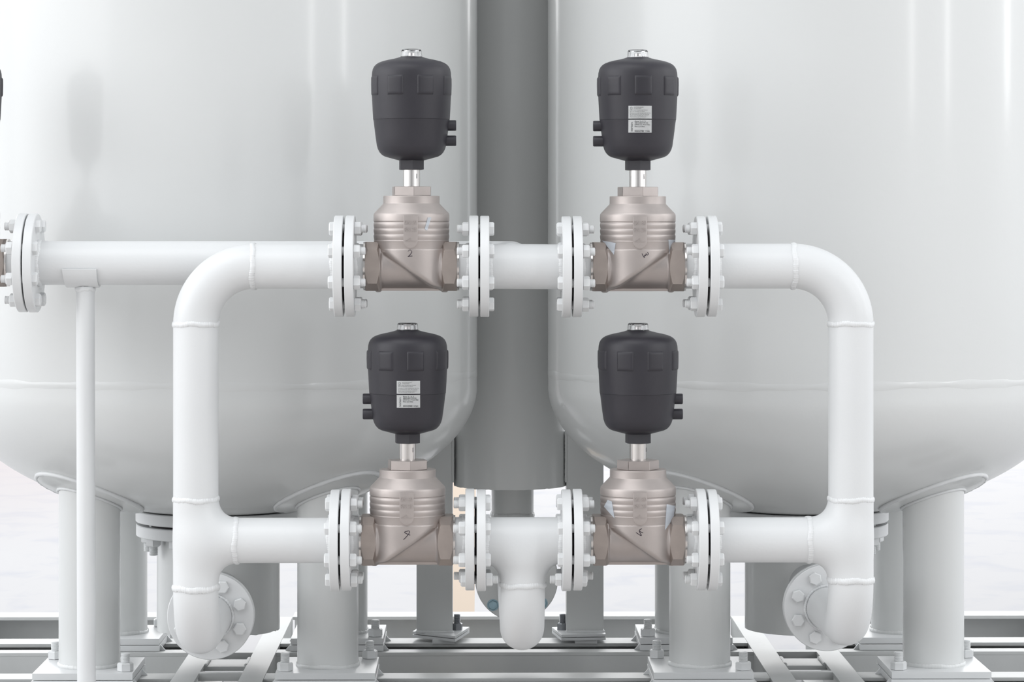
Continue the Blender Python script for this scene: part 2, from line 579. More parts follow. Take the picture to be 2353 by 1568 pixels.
def make_tank(X, label, legs):
    t = empty('pressure_tank', (X, TY, ZF), label, 'tank')
    o = -ZF
    bm = bmesh.new()
    prof = [(TR, ZS + o), (TR, 0.2 + o), (TR, 0.9 + o), (TR, ZT + o)]
    for i in range(1, 17):
        a = PI / 2 * i / 16
        prof.append((TR * math.cos(a) if i < 16 else 0, ZT + o + BD * math.sin(a)))
    lathe(bm, prof, 256)
    part('tank_shell', bm, M_TANK, t, angle=60)
    bm = bmesh.new()
    prof = [(TR - 0.0005, ZS + o), (TR - 0.0005, ZD + o)]
    for i in range(1, 49):
        a = PI / 2 * i / 48
        prof.append((TR * math.cos(a) if i < 48 else 0, ZD + o - BD * math.sin(a)))
    lathe(bm, prof, 256)
    part('dished_end', bm, M_TANK, t, angle=60)
    # low flat circumferential weld
    bm = bmesh.new()
    seg = 360
    rnd = random.Random(int(X * 100) + 500)
    ph = [rnd.uniform(0, 6.28) for _ in range(4)]
    rings = []
    for i in range(seg):
        a = 2 * PI * i / seg
        w = 0.011 * (1 + .2 * math.sin(13 * a + ph[0]) + .15 * math.sin(37 * a + ph[1]))
        h = 0.00045 * (1 + .3 * math.sin(23 * a + ph[2]))
        dz = 0.002 * math.sin(5 * a + ph[3])
        rings.append([bm.verts.new(((TR + q) * math.cos(a), (TR + q) * math.sin(a), ZS + o + z + dz))
                      for q, z in ((-0.001, -w), (h * .8, -w * .5), (h, 0), (h * .8, w * .5), (-0.001, w))])
    for i in range(seg):
        A, B = rings[i], rings[(i + 1) % seg]
        for j in range(4):
            bm.faces.new((A[j], B[j], B[j + 1], A[j + 1]))
    part('weld_seam', bm, M_TANK, t, angle=70)
    # bottom nozzle: two flanges with hanging bolts and the wide drain stub
    zn = dish_z(0) + o
    bm = bmesh.new()
    lathe(bm, [(0.139, zn + 0.05), (0.139, zn + 0.0)], 96)
    lathe(bm, disc_prof(0.187, zn - 0.0145, zn + 0.0115, 0.002), 128)
    part('nozzle_flange', bm, M_PAINT, t)
    bm = bmesh.new()
    lathe(bm, disc_prof(0.168, zn - 0.0205, zn - 0.0145, 0.0004), 96)
    part('gasket', bm, M_GASKET, t)
    bm = bmesh.new()
    lathe(bm, disc_prof(0.186, zn - 0.0465, zn - 0.0205, 0.002), 128)
    nf = part('nozzle_flange', bm, M_PAINT, t)
    for k in range(12):
        a = rad(0 + 30 * k)
        link('bolt', NOZB[k % 2], nf, (0.160 * math.cos(a), 0.160 * math.sin(a), zn - 0.0465), (PI, 0, 0.3 * k))
    bm = bmesh.new()
    rnd = random.Random(3)
    zb = -0.925 + o
    seg = 128
    prof = [(0.139, zn - 0.044), (0.139, (zn + zb) / 2), (0.139, zb), (0.131, zb), (0.131, zn - 0.044)]
    lathe(bm, prof, seg)
    for v in bm.verts:
        if abs(v.co.z - zb) < 1e-5:
            v.co.z += rnd.choice((0, 0, 0, 0.001, -0.001)) if X < 0 else 0.0
    part('drain_stub', bm, M_TANK, t)
    # legs
    for i, (dx, dy, bolts) in enumerate(legs):
        rho = math.hypot(dx, dy)
        ztop = dish_z(rho) + o
        bm = bmesh.new()
        lathe(bm, [(0.0668, ZP + o), (0.0668, ztop + 0.05)], 72, Matrix.Translation((dx, dy, 0)))
        lg = part('leg', bm, M_TANK, t)
        # weld at the foot
        part('weld_seam', weld_ring((dx, dy, ZP + o + 0.003), 'Z', 0.0675, 0.0046, 11 + i), M_TANK, lg)
        # reinforcing pad following the dish
        bm = bmesh.new()
        rp, n, mr = 0.112, 72, 6
        rings = []
        rads = [0.05 + (rp - 0.05) * k / mr for k in range(mr + 1)]
        for k, r in enumerate(rads + [rp + 0.0005]):
            ring = []
            for q in range(n):
                a = 2 * PI * q / n
                x, y = dx + r * math.cos(a), dy + r * math.sin(a)
                off = 0.0075 if k <= mr else -0.002
                ring.append(bm.verts.new((x, y, dish_z(math.hypot(x, y)) + o - off)))
            rings.append(ring)
        for A, B in zip(rings[:-1], rings[1:]):
            for q in range(n):
                bm.faces.new((A[q], A[(q + 1) % n], B[(q + 1) % n], B[q]))
        pad = part('reinforcing_pad', bm, M_TANK, t, angle=45)
        pts, pts2 = [], []
        for q in range(101):
            a = 2 * PI * q / 100
            x, y = dx + (rp + 0.002) * math.cos(a), dy + (rp + 0.002) * math.sin(a)
            pts.append((x, y, dish_z(math.hypot(x, y)) + o - 0.003))
            x, y = dx + 0.0685 * math.cos(a), dy + 0.0685 * math.sin(a)
            pts2.append((x, y, dish_z(math.hypot(x, y)) + o - 0.010))
        part('weld_seam', bead(pts, 0.0050, i), M_PAINT, pad, angle=60)
        part('weld_seam', bead(pts2, 0.0034, i + 9), M_PAINT, pad, angle=60)
        # base plates and anchor bolts
        bm = bmesh.new()
        box(bm, (dx - 0.1075, dy - 0.116, ZP + o - 0.0145), (dx + 0.1075, dy + 0.116, ZP + o), 0.0012)
        part('base_plate', bm, M_PAINT, lg)
        bm = bmesh.new()
        box(bm, (dx - 0.1085, dy - 0.117, ZB + o + 0.0006), (dx + 0.1085, dy + 0.117, ZP + o - 0.0158), 0.0012)
        part('base_plate', bm, M_PAINT, lg)
        for j, (bx, by) in enumerate(bolts):
            link('anchor_bolt', ANCH[(i + j) % 3], lg, (dx + bx, dy + by, ZP + o), (0, 0, 0.4 * i + j))
    return t


q = 0.26
b_ = 0.088
XL = P(502, 700, TY).x
XR = P(1852, 700, TY).x
make_tank(XL, 'large white pressure tank on the left, bare side behind the long rear pipe', [
    (-0.258, -q, [(b_, -.082), (-b_, .095)]), (0.262, -q, [(-b_, -.082), (b_, .095)]),
    (-0.258, q, [(b_, .09), (-b_, .09)]), (0.262, q, [(b_, -.082)])])
make_tank(XR, 'large white pressure tank on the right with vertical window reflections', [
    (-0.262, -q, [(b_, -.082), (-b_, .095)]), (0.250, -q, [(-b_, -.082), (b_, .095)]),
    (-0.262, q, [(-b_, -.082)]), (0.250, q, [(b_, .09)])])


# nozzle pipes that tie the manifolds to the tanks (they belong to the tanks)
def nozzle_pipe(tank_x, c, y_flange, label=None):
    """white pipe from the drain stub of the tank to a flange behind the manifold's flange"""
    t = [o for o in bpy.data.objects if o.name.startswith('pressure_tank') and o.type == 'EMPTY' and abs(o.location.x - tank_x) < 1e-6][0]
    bm = bmesh.new()
    tube(bm, [Vector((c.x, y_flange + 0.016, c.z)) - Vector(t.location), Vector((c.x + 0.5 * (tank_x - c.x), TY - 0.125, c.z)) - Vector(t.location)], 0.0445, 48)
    part('inlet_pipe', bm, M_PAINT, t)
    bm = bmesh.new()
    lathe(bm, disc_prof(0.0905, 0, 0.0165, 0.0014), 96, mtx_axis('Y', Vector((c.x, y_flange + 0.0015, c.z)) - Vector(t.location)))
    part('inlet_flange', bm, M_PAINT, t)


# ------------------------------------------------------------------ centre vessel on two square posts
VY = 1.2
VX0 = P(1172, 700, VY).x
v = empty('centre_vessel', (VX0, VY, ZF), 'narrow dark grey vertical vessel standing in the gap between the two tanks', 'vessel')
o = -ZF
bm = bmesh.new()
ztb = -0.630 + o
lathe(bm, [(0, 1.9 + o), (0.1345, 1.9 + o), (0.1345, 0.5 + o), (0.1345, ztb), (0.126, ztb), (0.126, ztb + 0.3), (0, ztb + 0.3)], 128)
rnd = random.Random(2)
for vv in bm.verts:
    if abs(vv.co.z - ztb) < 1e-5:
        vv.co.z += rnd.choice((0, 0, 0, 0.0008, -0.0006))
part('vessel_shell', bm, M_TANK, v)
for sx, px0, px1 in ((-1, 957, 1040), (1, 1301.5, 1387)):
    xa, xb = P(px0, 900, VY - 0.043).x - VX0, P(px1, 900, VY - 0.043).x - VX0
    bm = bmesh.new()
    box(bm, (xa, -0.043, -0.976 + o), (xb, 0.043, -0.499 + o), 0.002)
    po = part('square_post', bm, M_TANK, v)
    xi = xb if sx < 0 else xa
    pts = [(xi + (0.001 if sx < 0 else -.001), -0.044, z + o) for z in np.linspace(-0.62, -0.5, 40)]
    part('weld_seam', bead(pts, 0.0032, 4 + sx), M_TANK, po)
    # base plate, a skewed four-sided plate on a small pad, with a dark nut
    if sx < 0:
        poly = [(948, 1451), (1046, 1462), (1079, 1441), (968, 1438)]
    else:
        poly = [(1268, 1442), (1290, 1459.5), (1392, 1458), (1384, 1437)]
    pl = []
    for px, py in poly:
        zz = -0.976
        Y = -zz * F / (py - CY) - D0
        w = P(px, py, Y)
        pl.append((w.x - VX0, w.y - VY))
    bm = bmesh.new()
    prism(bm, pl, -0.9825 + o, -0.976 + o, bev=0.0012)
    part('base_plate', bm, M_PAINT, po)
    bm = bmesh.new()
    prism(bm, pl, -0.9905 + o, -0.984 + o, bev=0.0012)
    part('base_plate', bm, M_PAINT, po)
    # shim pad under it
    xm = (xa + xb) / 2 + (0.02 if sx < 0 else 0.0)
    bm = bmesh.new()
    box(bm, (xm - 0.025, -0.075, ZB + o - 0.001), (xm + 0.028, -0.01, -0.990 + o), 0.002)
    part('shim_plate', bm, M_PAINT, po)
    zf = (-0.977 + o)
    pts = [(xa - .003 + (xb - xa + .006) * i / 30, -0.046, zf + 0.002) for i in range(31)]
    part('weld_seam', bead(pts, 0.004, 3), M_PAINT, po)
    bx = P(1050.5 if sx < 0 else 1292.5, 1440, VY).x - VX0
    bmm = bmesh.new()
    hexprism(bmm, 0.0135, 0, 0.016, Matrix.Identity(4), 0.35, ch1=0.002)
    thread(bmm, 0.0078, 0.016, 0.037, Matrix.Identity(4), 0.0021)
    part('anchor_bolt', bmm, M_DARKB, po, (bx, 0.0, -0.976 + o), label='dark zinc anchor bolt')
# outlet pipe under the vessel turning forward to the flange with blue bolts
cfl = P(1187, 1326, 0.885)
bm = bmesh.new()
zc = cfl.z + o
xo = 0.006
ypts = [(xo, 0, ztb + 0.02)] + [(xo, 0, zc + 0.09 + 0.02)] + [Vector((xo, -0.09 + 0.09 * math.cos(a), zc + 0.09 - 0.09 * math.sin(a))) for a in np.linspace(0, PI / 2, 16)] + [(cfl.x - VX0, 0.885 - VY + 0.035, zc)]
tube(bm, ypts, 0.0505, 48)
part('outlet_pipe', bm, M_TANK, v)
part('weld_seam', weld_ring((xo, 0, -0.700 + o), 'Z', 0.0505, 0.005, 5), M_TANK, v)
bm = bmesh.new()
lathe(bm, [(0, ztb + .02), (0.063, ztb + 0.02), (0.063, ztb - 0.002), (0.05, ztb - 0.002)], 64, Matrix.Translation((xo, 0, 0)))
part('outlet_collar', bm, M_TANK, v)
bm = bmesh.new()
lathe(bm, disc_prof(0.0945, 0, 0.017, 0.0014), 96, mtx_axis('Y', (cfl.x - VX0, 0.885 - VY + 0.018, zc)))
of = part('outlet_flange', bm, M_TANK, v)

# ------------------------------------------------------------------ skid frame
sk = empty('skid_frame', (P(1176, 800, 0.9).x, 0.9, ZF), 'white painted steel channel skid under the tanks and vessel', 'frame')
SKX, SKY = sk.location.x, sk.location.y


def channel(x0, x1, y0, y1, zt, h=None, axis='X', open_=-1, tf=0.0085, name='channel_beam'):
    """C-channel along an axis, open towards open_ on the other axis, from zt down to the floor"""
    h = h or (zt - ZF - 0.0005)
    bm = bmesh.new()
    zb = zt - h
    tw = 0.0065
    if axis == 'X':
        yb = (y1 - tw, y1) if open_ < 0 else (y0, y0 + tw)
        box(bm, (x0, y0, zt - tf), (x1, y1, zt), 0.0018)
        box(bm, (x0, y0, zb), (x1, y1, zb + tf), 0.0018)
        box(bm, (x0, yb[0], zb + tf), (x1, yb[1], zt - tf))
    else:
        xb = (x1 - tw, x1) if open_ < 0 else (x0, x0 + tw)
        box(bm, (x0, y0, zt - tf), (x1, y1, zt), 0.0018)
        box(bm, (x0, y0, zb), (x1, y1, zb + tf), 0.0018)
        box(bm, (xb[0], y0, zb + tf), (xb[1], y1, zt - tf))
    for w in bm.verts:
        w.co -= Vector((SKX, SKY, ZF))
    return part(name, bm, M_FRAME, sk)


Xl, Xr = -1.275, 1.46
a0, a1 = -0.670, -0.618
b0, b1 = -0.523, -0.470
c0, c1 = 0.638, 0.691
d0, d1 = 0.784, 0.8375
channel(Xl - 0.09, Xl, 0.25, 1.69, ZB, axis='Y', open_=-1)       # left perimeter
channel(Xr, Xr + 0.09, 0.25, 1.69, ZB, axis='Y', open_=1)
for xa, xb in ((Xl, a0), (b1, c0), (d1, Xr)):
    channel(xa, xb, 1.60, 1.69, ZB)
    channel(xa, xb, 1.130, 1.219, ZB)
    channel(xa, xb, 0.985, 1.036, ZB, open_=1)
    channel(xa, xb, 0.600, 0.680, ZB)
    channel(xa, xb, 0.440, 0.492, ZB, open_=1)
    for y0_, y1_ in ((0.995, 1.21), (0.452, 0.672), (0.27, 0.44)):  # black strips put in as the shade of the slots
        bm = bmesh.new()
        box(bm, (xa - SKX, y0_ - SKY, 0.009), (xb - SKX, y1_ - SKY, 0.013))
        part('slot_shade_strip', bm, M_GASKET, sk, label='black strip in place of shade between the paired channels')
for xa, xb in ((a1, b0), (c1, d0)):
    for y0_, y1_, z1_, z0_ in ((0.985, 1.02, 0.0, 0.021), (0.675, 0.70, 0.0, 0.017)):
        bm = bmesh.new()
        box(bm, (xa - SKX - 0.002, y0_ - SKY, ZB - ZF - z0_), (xb - SKX + 0.002, y1_ - SKY, ZB - ZF - z1_), 0.001)
        part('cross_bar', bm, M_FRAME, sk)
    bm = bmesh.new()
    box(bm, (xa - SKX - 0.004, 0.80 - SKY, ZB - ZF - 0.014), (xb - SKX + 0.004, 0.91 - SKY, ZB - ZF - 0.004), 0.001)
    part('cross_plate', bm, M_FRAME, sk)
    for xe, sg in ((xa, 1), (xb, -1)):
        pts = [(xe - SKX + sg * 0.002, y - SKY, ZB - ZF - 0.002) for y in np.linspace(0.80, 0.91, 26)]
        part('weld_seam', bead(pts, 0.0045, 7), M_FRAME, sk)
channel(a0, a1, 0.25, 1.30, ZB + 0.0004, axis='Y', open_=1)
channel(b0, b1, 0.25, 1.598, ZB + 0.0004, axis='Y', open_=-1)
channel(c0, c1, 0.25, 1.598, ZB + 0.0004, axis='Y', open_=1)
channel(d0, d1, 0.25, 1.30, ZB + 0.0004, axis='Y', open_=-1)
channel(Xl, Xr, 0.20, 0.26, ZB)
# gusset welds beside the base plates
for tx, offs in ((XL, (-0.258, 0.262)), (XR, (-0.262, 0.250))):
    for dx in offs:
        for Yc in (TY - q, TY + q):
            for sgn in (-1, 1):
                xg = tx + dx + sgn * 0.108
                for yy in (Yc - 0.10, Yc + 0.05):
                    bm = bmesh.new()
                    tri = [(0, 0), (sgn * 0.013, 0), (0, 0.015)]
                    Mx = Matrix.Translation((xg - SKX, yy - SKY, ZB - ZF)) @ Matrix.Rotation(PI / 2, 4, 'X')
                    prism(bm, tri, -0.006, 0.0, Mx, 0.001)
                    part('gusset', bm, M_PAINT, sk)


# ------------------------------------------------------------------ pipe runs
PR = 0.0447


def relp(thing, *pts):
    l = Vector(thing.location)
    return [Vector(p) - l for p in pts]


def tee_mesh(name, arms, r, k, voxel=0.0035):
    """arms: list of (direction vector*length) from the origin; smooth blended pipes"""
    bm = bmesh.new()
    for a, b in arms:
        tube(bm, [a, b], r, 48)

    def f(v):
        res = None
        for a, b in arms:
            a_, b__ = np.array(a, float), np.array(b, float)
            ax = (b__ - a_)
            L = np.linalg.norm(ax)
            u = ax / L
            w = v - a_
            t = w @ u
            d = np.linalg.norm(w - t[:, None] * u, axis=1) - r
            if res is None:
                d = np.maximum(d, np.maximum(-t, t - L))
                res = d
            else:
                d = np.where(t < 0, np.linalg.norm(w, axis=1) - r, np.maximum(d, t - L))
                res = smin(res, d, k)
        return res
    return sdf_mesh(bm, f, voxel, name, M_PAINT)


def u_manifold(label, side, pxh_flange_u, pxh_flange_l, pxw_u, pxc, pyw_up, pyw_tee, pxw_tee, pyw_low, yfl, cfx, flip_u=(), flip_l=()):
    """C-shaped run: upper horizontal pipe, elbow, riser, tee, lower branch, elbow to the back with flange.
    side = +1: opens to the right (valves at larger x)"""
    s = side
    c = P(pxc, 900, 0)
    zu, zl = P(1100, 612, 0).z, P(1100, 1242, 0).z
    t = empty('pipe_manifold', (c.x, 0, zl), label, 'pipe')
    R = 0.1143
    xf = P(pxh_flange_u, 612, 0).x - c.x
    xfl = P(pxh_flange_l, 1242, 0).x - c.x
    zU = zu - zl
    bm = bmesh.new()
    tube(bm, [(xf - s * GT * 0.5, 0, zU), (s * R, 0, zU)], PR, 72)
    part('upper_pipe', bm, M_PAINT, t)
    bm = bmesh.new()
    tube(bm, arc((s * R, 0, zU - R), (0, 0, R), (-s * R, 0, 0), 24), PR, 72)
    part('elbow', bm, M_PAINT, t)
    ztee = P(1100, pyw_tee, 0).z - zl
    bm = bmesh.new()
    tube(bm, [(0, 0, zU - R), (0, 0, ztee)], PR, 72)
    part('riser_pipe', bm, M_PAINT, t)
    zlow = P(1100, pyw_low, 0).z - zl
    xt = P(pxw_tee, 1242, 0).x - c.x
    me = tee_mesh('tee', [((0, 0, ztee), (0, 0, zlow)), ((s * 0.030, 0, 0), (xt, 0, 0))], PR + 0.0003, 0.042)
    link('tee', me, t)
    bm = bmesh.new()
    tube(bm, [(xt, 0, 0), (xfl - s * GT * 0.5, 0, 0)], PR, 72)
    part('branch_pipe', bm, M_PAINT, t)
    # elbow to the back
    r2 = 0.100
    zc_ = zlow - r2
    pts = arc((0, r2, zlow), (0, -r2, 0), (0, 0, -r2), 24)
    pts.append(Vector((cfx, yfl - 0.001, zc_)))
    bm = bmesh.new()
    tube(bm, pts, PR, 72)
    part('elbow', bm, M_PAINT, t)
    # welds
    w = lambda ctr, ax, sd, r=0.0046: part('weld_seam', weld_ring(ctr, ax, PR, r, sd), M_WELD, t, angle=60)
    sd = int(pxc)
    w((s * R, 0, zU), 'X', sd)
    w((0, 0, zU - R), 'Z', sd + 1)
    w((0, 0, ztee), 'Z', sd + 2)
    w((0, 0, zlow), 'Z', sd + 3, 0.0056)
    w((xt, 0, 0), 'X', sd + 4)
    w((xf - s * (GT + 0.001), 0, zU), 'X', sd + 5, 0.0056)
    w((xfl - s * (GT + 0.001), 0, 0), 'X', sd + 6, 0.0056)
    flange_set(t, xf, s, 0, zU, flip_u, sd)
    flange_set(t, xfl, s, 0, 0, flip_l, sd + 1)
    # small flange at the back with hex heads towards the viewer
    bm = bmesh.new()
    lathe(bm, disc_prof(0.0905, 0, 0.0165, 0.0014), 96, mtx_axis('Y', (cfx, yfl - 0.016, zc_)))
    bf = part('back_flange', bm, M_PAINT, t)
    part('weld_seam', weld_ring((cfx, yfl - 0.0165, zc_), 'Y', PR + 0.002, 0.006, sd + 7), M_WELD, bf, angle=60)
    for k in range(8):
        a = rad(22.5 + 45 * k)
        bmm = bmesh.new()
        hexprism(bmm, 0.0142, 0, 0.0095, Matrix.Rotation(PI / 2, 4, 'X'), 0.3 + 0.7 * k, ch1=0.0018)
        part('bolt', bmm, M_PAINT, bf, (cfx + 0.0668 * math.cos(a), yfl - 0.0165, zc_ + 0.0668 * math.sin(a)))
    return t, Vector((c.x + cfx, yfl, zl + zc_))


tl, cl = u_manifold('white C-shaped pipe run with tee on the left, open towards the valves', 1, 790, 781.5, 583, 450, 743, 1147, 543, 1350, 0.33, 0.0)
tr, cr_ = u_manifold('white C-shaped pipe run with tee on the right, open towards the valves', -1, 1624.5, 1624.5, 1831, 1955, 743, 1148, 1858, 1333, 0.34, -0.008)
nozzle_pipe(XL, cl, 0.33)
nozzle_pipe(XR, cr_, 0.34)

# upper middle spool between valves with the long rear pipe joining it
zu = P(1100, 612.5, 0).z
xs0, xs1 = P(1103.5, 612, 0).x, P(1311, 612, 0).x
ms = empty('pipe_header', (P(1176, 612, 0).x, 0, zu), 'long white pipe run passing behind the left elbow and joining the upper valve pair', 'pipe')
mx0 = ms.location.x
bm = bmesh.new()
tube(bm, [(xs0 - mx0 + GT * .5, 0, 0), (xs1 - mx0 - GT * .5, 0, -0.001)], PR, 72)
part('spool_pipe', bm, M_PAINT, ms)
flange_set(ms, xs0 - mx0, -1, 0, 0, (), 3)
flange_set(ms, xs1 - mx0, 1, 0, -0.001, (), 4)
for xw, sd in ((xs0 - mx0 + GT + .001, 31), (xs1 - mx0 - GT - .001, 32)):
    part('weld_seam', weld_ring((xw, 0, 0), 'X', PR, 0.0058, sd), M_WELD, ms, angle=60)
RY = 0.15
zr = P(1100, 604.5, RY).z - zu
xr0 = P(68, 604, RY).x - mx0
xe = P(1172, 604, RY).x - mx0
re_ = 0.085
pts = [Vector((xr0 + 0.01, RY, zr))] + arc((xe - re_, RY - re_, zr), (0, re_, 0), (re_, 0, 0), 16) + [Vector((xe, 0.0, zr * 0.2))]
pts[1:1] = [Vector((xr0 + 0.3, RY, zr)), Vector((xr0 + 0.6, RY, zr))]
bm = bmesh.new()
tube(bm, pts, PR, 72)
part('rear_pipe', bm, M_PAINT, ms)
flange_set(ms, xr0, -1, RY, zr, (), 8)
part('weld_seam', weld_ring((xr0 + GT + .001, RY, zr), 'X', PR, 0.0058, 39), M_WELD, ms, angle=60)

# support post with saddle under the rear pipe
px_ = P(196, 640, RY).x
zs = zr + zu
sp_ = empty('pipe_support', (px_ + 0.003, RY, ZF), 'slim round white post with a curved saddle under the rear pipe', 'support')
bm = bmesh.new()
tube(bm, [(0, 0, 0), (-0.003, 0, zs - ZF - 0.048)], 0.0188, 40)
part('post', bm, M_PAINT, sp_)
bm = bmesh.new()
hw = 0.0345
n = 28
secs = []
for r in (PR + 0.0006, PR + 0.0052):
    for x in (-hw, hw):
        secs.append([bm.verts.new((x - 0.008 * 0 + (0.0035 if x < 0 else -0.0) * math.sin(PI * i / n) - 0.003 - 0.006, r * math.cos(a), zs - ZF + r * math.sin(a)))
                     for i, a in enumerate(np.linspace(rad(180 + 14), rad(360 - 14), n + 1))])
A, B, Cc, Dd = secs
for i in range(n):
    bm.faces.new((A[i], A[i + 1], B[i + 1], B[i]))
    bm.faces.new((Cc[i], Cc[i + 1], Dd[i + 1], Dd[i]))
    bm.faces.new((A[i], A[i + 1], Cc[i + 1], Cc[i]))
    bm.faces.new((B[i], B[i + 1], Dd[i + 1], Dd[i]))
bm.faces.new((A[0], B[0], Dd[0], Cc[0]))
bm.faces.new((A[n], B[n], Dd[n], Cc[n]))
part('saddle', bm, M_PAINT, sp_, angle=40)
part('weld_seam', weld_ring((-0.003, 0, zs - ZF - PR - 0.008), 'Z', 0.0188, 0.0042, 77, 60), M_WELD, sp_, angle=60)
bm = bmesh.new()
box(bm, (-0.045, -0.045, 0.0), (0.045, 0.045, 0.01), 0.001)
part('base_plate', bm, M_PAINT, sp_)

# lower middle tee, its elbow to the back ends on the centre vessel's flange
zl = P(1100, 1242, 0).z
xa_, xb_ = P(1095.5, 1242, 0).x, P(1311, 1242, 0).x
xc = P(1201, 1242, 0).x
lt = empty('pipe_tee', (xc, 0, zl), 'white T-shaped pipe between the two lower valves, bending back under itself', 'pipe')
zlow = P(1100, 1343, 0).z - zl
me = tee_mesh('tee', [((xa_ - xc + GT * .5, 0, 0), (xb_ - xc - GT * .5, 0, 0)), ((0, 0, -0.047), (0, 0, zlow))], PR + 0.0008, 0.040)
link('tee', me, lt)
r2 = 0.1
pts = arc((0, r2, zlow), (0, -r2, 0), (0, 0, -r2), 24) + [Vector((cfl.x - xc, 0.885, zlow - r2))]
bm = bmesh.new()
tube(bm, pts, PR - 0.0005, 72)
part('elbow', bm, M_PAINT, lt)
part('weld_seam', weld_ring((0, 0, zlow), 'Z', PR, 0.0048, 51), M_WELD, lt, angle=60)
flange_set(lt, xa_ - xc, -1, 0, 0, (5,), 5)
flange_set(lt, xb_ - xc, 1, 0, 0, (5,), 6)
for xw, sd in ((xa_ - xc + GT + .001, 61), (xb_ - xc - GT - .001, 62)):
    part('weld_seam', weld_ring((xw, 0, 0), 'X', PR, 0.0058, sd), M_WELD, lt, angle=60)
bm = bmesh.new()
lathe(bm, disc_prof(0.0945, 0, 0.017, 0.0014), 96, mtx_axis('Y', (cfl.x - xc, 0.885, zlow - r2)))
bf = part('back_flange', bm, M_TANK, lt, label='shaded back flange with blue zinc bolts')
for k in range(4):
    a = rad(47 + 90 * k)
    bmm = bmesh.new()
    Mr = Matrix.Rotation(PI / 2, 4, 'X')
    hexprism(bmm, 0.0118, 0, 0.0065, Mr, 0.3 + 0.7 * k, ch1=0.0015)
    lathe(bmm, [(0, 0.0065), (0.0088, 0.0065), (0.0088, 0.0072), (0.0068, 0.0072), (0.0068, 0.0066), (0, 0.0066)], 24, Mr)
    lathe(bmm, disc_prof(0.0135, -0.0005, 0.001, 0.0002), 24, Mr)
    part('bolt', bmm, M_BLUEZ, bf, (cfl.x - xc + 0.079 * math.cos(a), 0.8848, zlow - r2 + 0.079 * math.sin(a)))

# ------------------------------------------------------------------ valves
U = 0.862e-3 / 3.92        # zoomed pixel of the study crop -> metres
Z0 = 612                   # pipe axis row in the photo
k1 = lambda yz: -((80 + yz / 3.92) - Z0) * 0.862e-3     # first crop row -> height over the axis
k2 = lambda yz: -((400 + yz / 3.92) - Z0) * 0.862e-3

ACT = [(112, 1133), (150, 1123), (205, 1108), (240, 1098), (266, 1083), (287, 1060), (302, 1032), (312, 1000), (322, 930), (331, 860),
       (338, 800), (343, 766)]
ACT_TOP = [(345, 764), (350, 680), (354, 600), (357, 540), (359, 450), (358, 380), (355, 340), (348, 310), (336, 287), (318, 268), (296, 254),
           (262, 241), (215, 229), (165, 219), (125, 209), (104, 202), (98, 200)]


def act_r(z):
    zs_ = [k1(y) for r, y in ACT + ACT_TOP]
    rs_ = [r * U for r, y in ACT + ACT_TOP]
    return float(np.interp(z, zs_, rs_))


def text_mesh(s, size, extrude=0.0, align='LEFT', offset=0.0):
    cu = bpy.data.curves.new('txt', 'FONT')
    cu.body = s
    cu.size = size
    cu.extrude = extrude
    cu.align_x = align
    cu.align_y = 'CENTER'
    cu.offset = offset
    cu.resolution_u = 3
    ob = bpy.data.objects.new('txt', cu)
    C.objects.link(ob)
    dg = bpy.context.evaluated_depsgraph_get()
    me = bpy.data.meshes.new_from_object(ob.evaluated_get(dg))
    bpy.data.objects.remove(ob)
    vs = [tuple(v.co) for v in me.vertices]
    fs = [tuple(p.vertices) for p in me.polygons]
    bpy.data.meshes.remove(me)
    return vs, fs


def add_text(bm, s, size, fn, extrude=0.0, width=None, rot=0.0, align='LEFT', offset=0.0):
    """fn maps a (x, up, out) text point to a 3D point; width squeezes the line to that length"""
    vs, fs = text_mesh(s, size, extrude, align, offset)
    if not vs:
        return
    if width:
        x0, x1 = min(v[0] for v in vs), max(v[0] for v in vs)
        k = width / max(1e-9, x1 - x0)
        vs = [(v[0] * k, v[1], v[2]) for v in vs]
    c, s_ = math.cos(rot), math.sin(rot)
    bv = [bm.verts.new(fn(c * x - s_ * y, s_ * x + c * y, z)) for x, y, z in vs]
    for f in fs:
        try:
            bm.faces.new([bv[i] for i in f])
        except ValueError:
            pass


# cast body: distance field of the lower casting (m = +1: slope falls to the right)
def body_sdf(m):
    n = np.array((-0.568 * m, 0, -0.823))
    p0 = np.array((-0.0650 * m, 0, 0.0335))

    def f(v):
        x, y, z = v[:, 0], v[:, 1], v[:, 2]
        rxy = np.sqrt(x * x + y * y)
        R = 0.0738
        barrel = smax(rxy - R, z - 0.036, 0.003)
        pl = (v - p0) @ n
        barrel = smax(barrel, pl, 0.010)
        barrel = smax(barrel, -0.0465 - z, 0.014)
        ryz = np.sqrt(y * y + z * z)
        tubed = np.maximum(ryz - 0.0462, np.abs(x) - 0.088)
        col = smax(ryz - 0.0515, np.abs(np.abs(x) - 0.0655) - 0.0055, 0.004)
        g = smin(barrel, tubed, 0.009)
        g = smin(g, col, 0.006)
        foot = np.maximum(np.maximum(np.abs(x) - 0.062, np.abs(y) - 0.017), np.abs(z + 0.0445) - 0.0038)
        return np.minimum(g, foot)
    return f


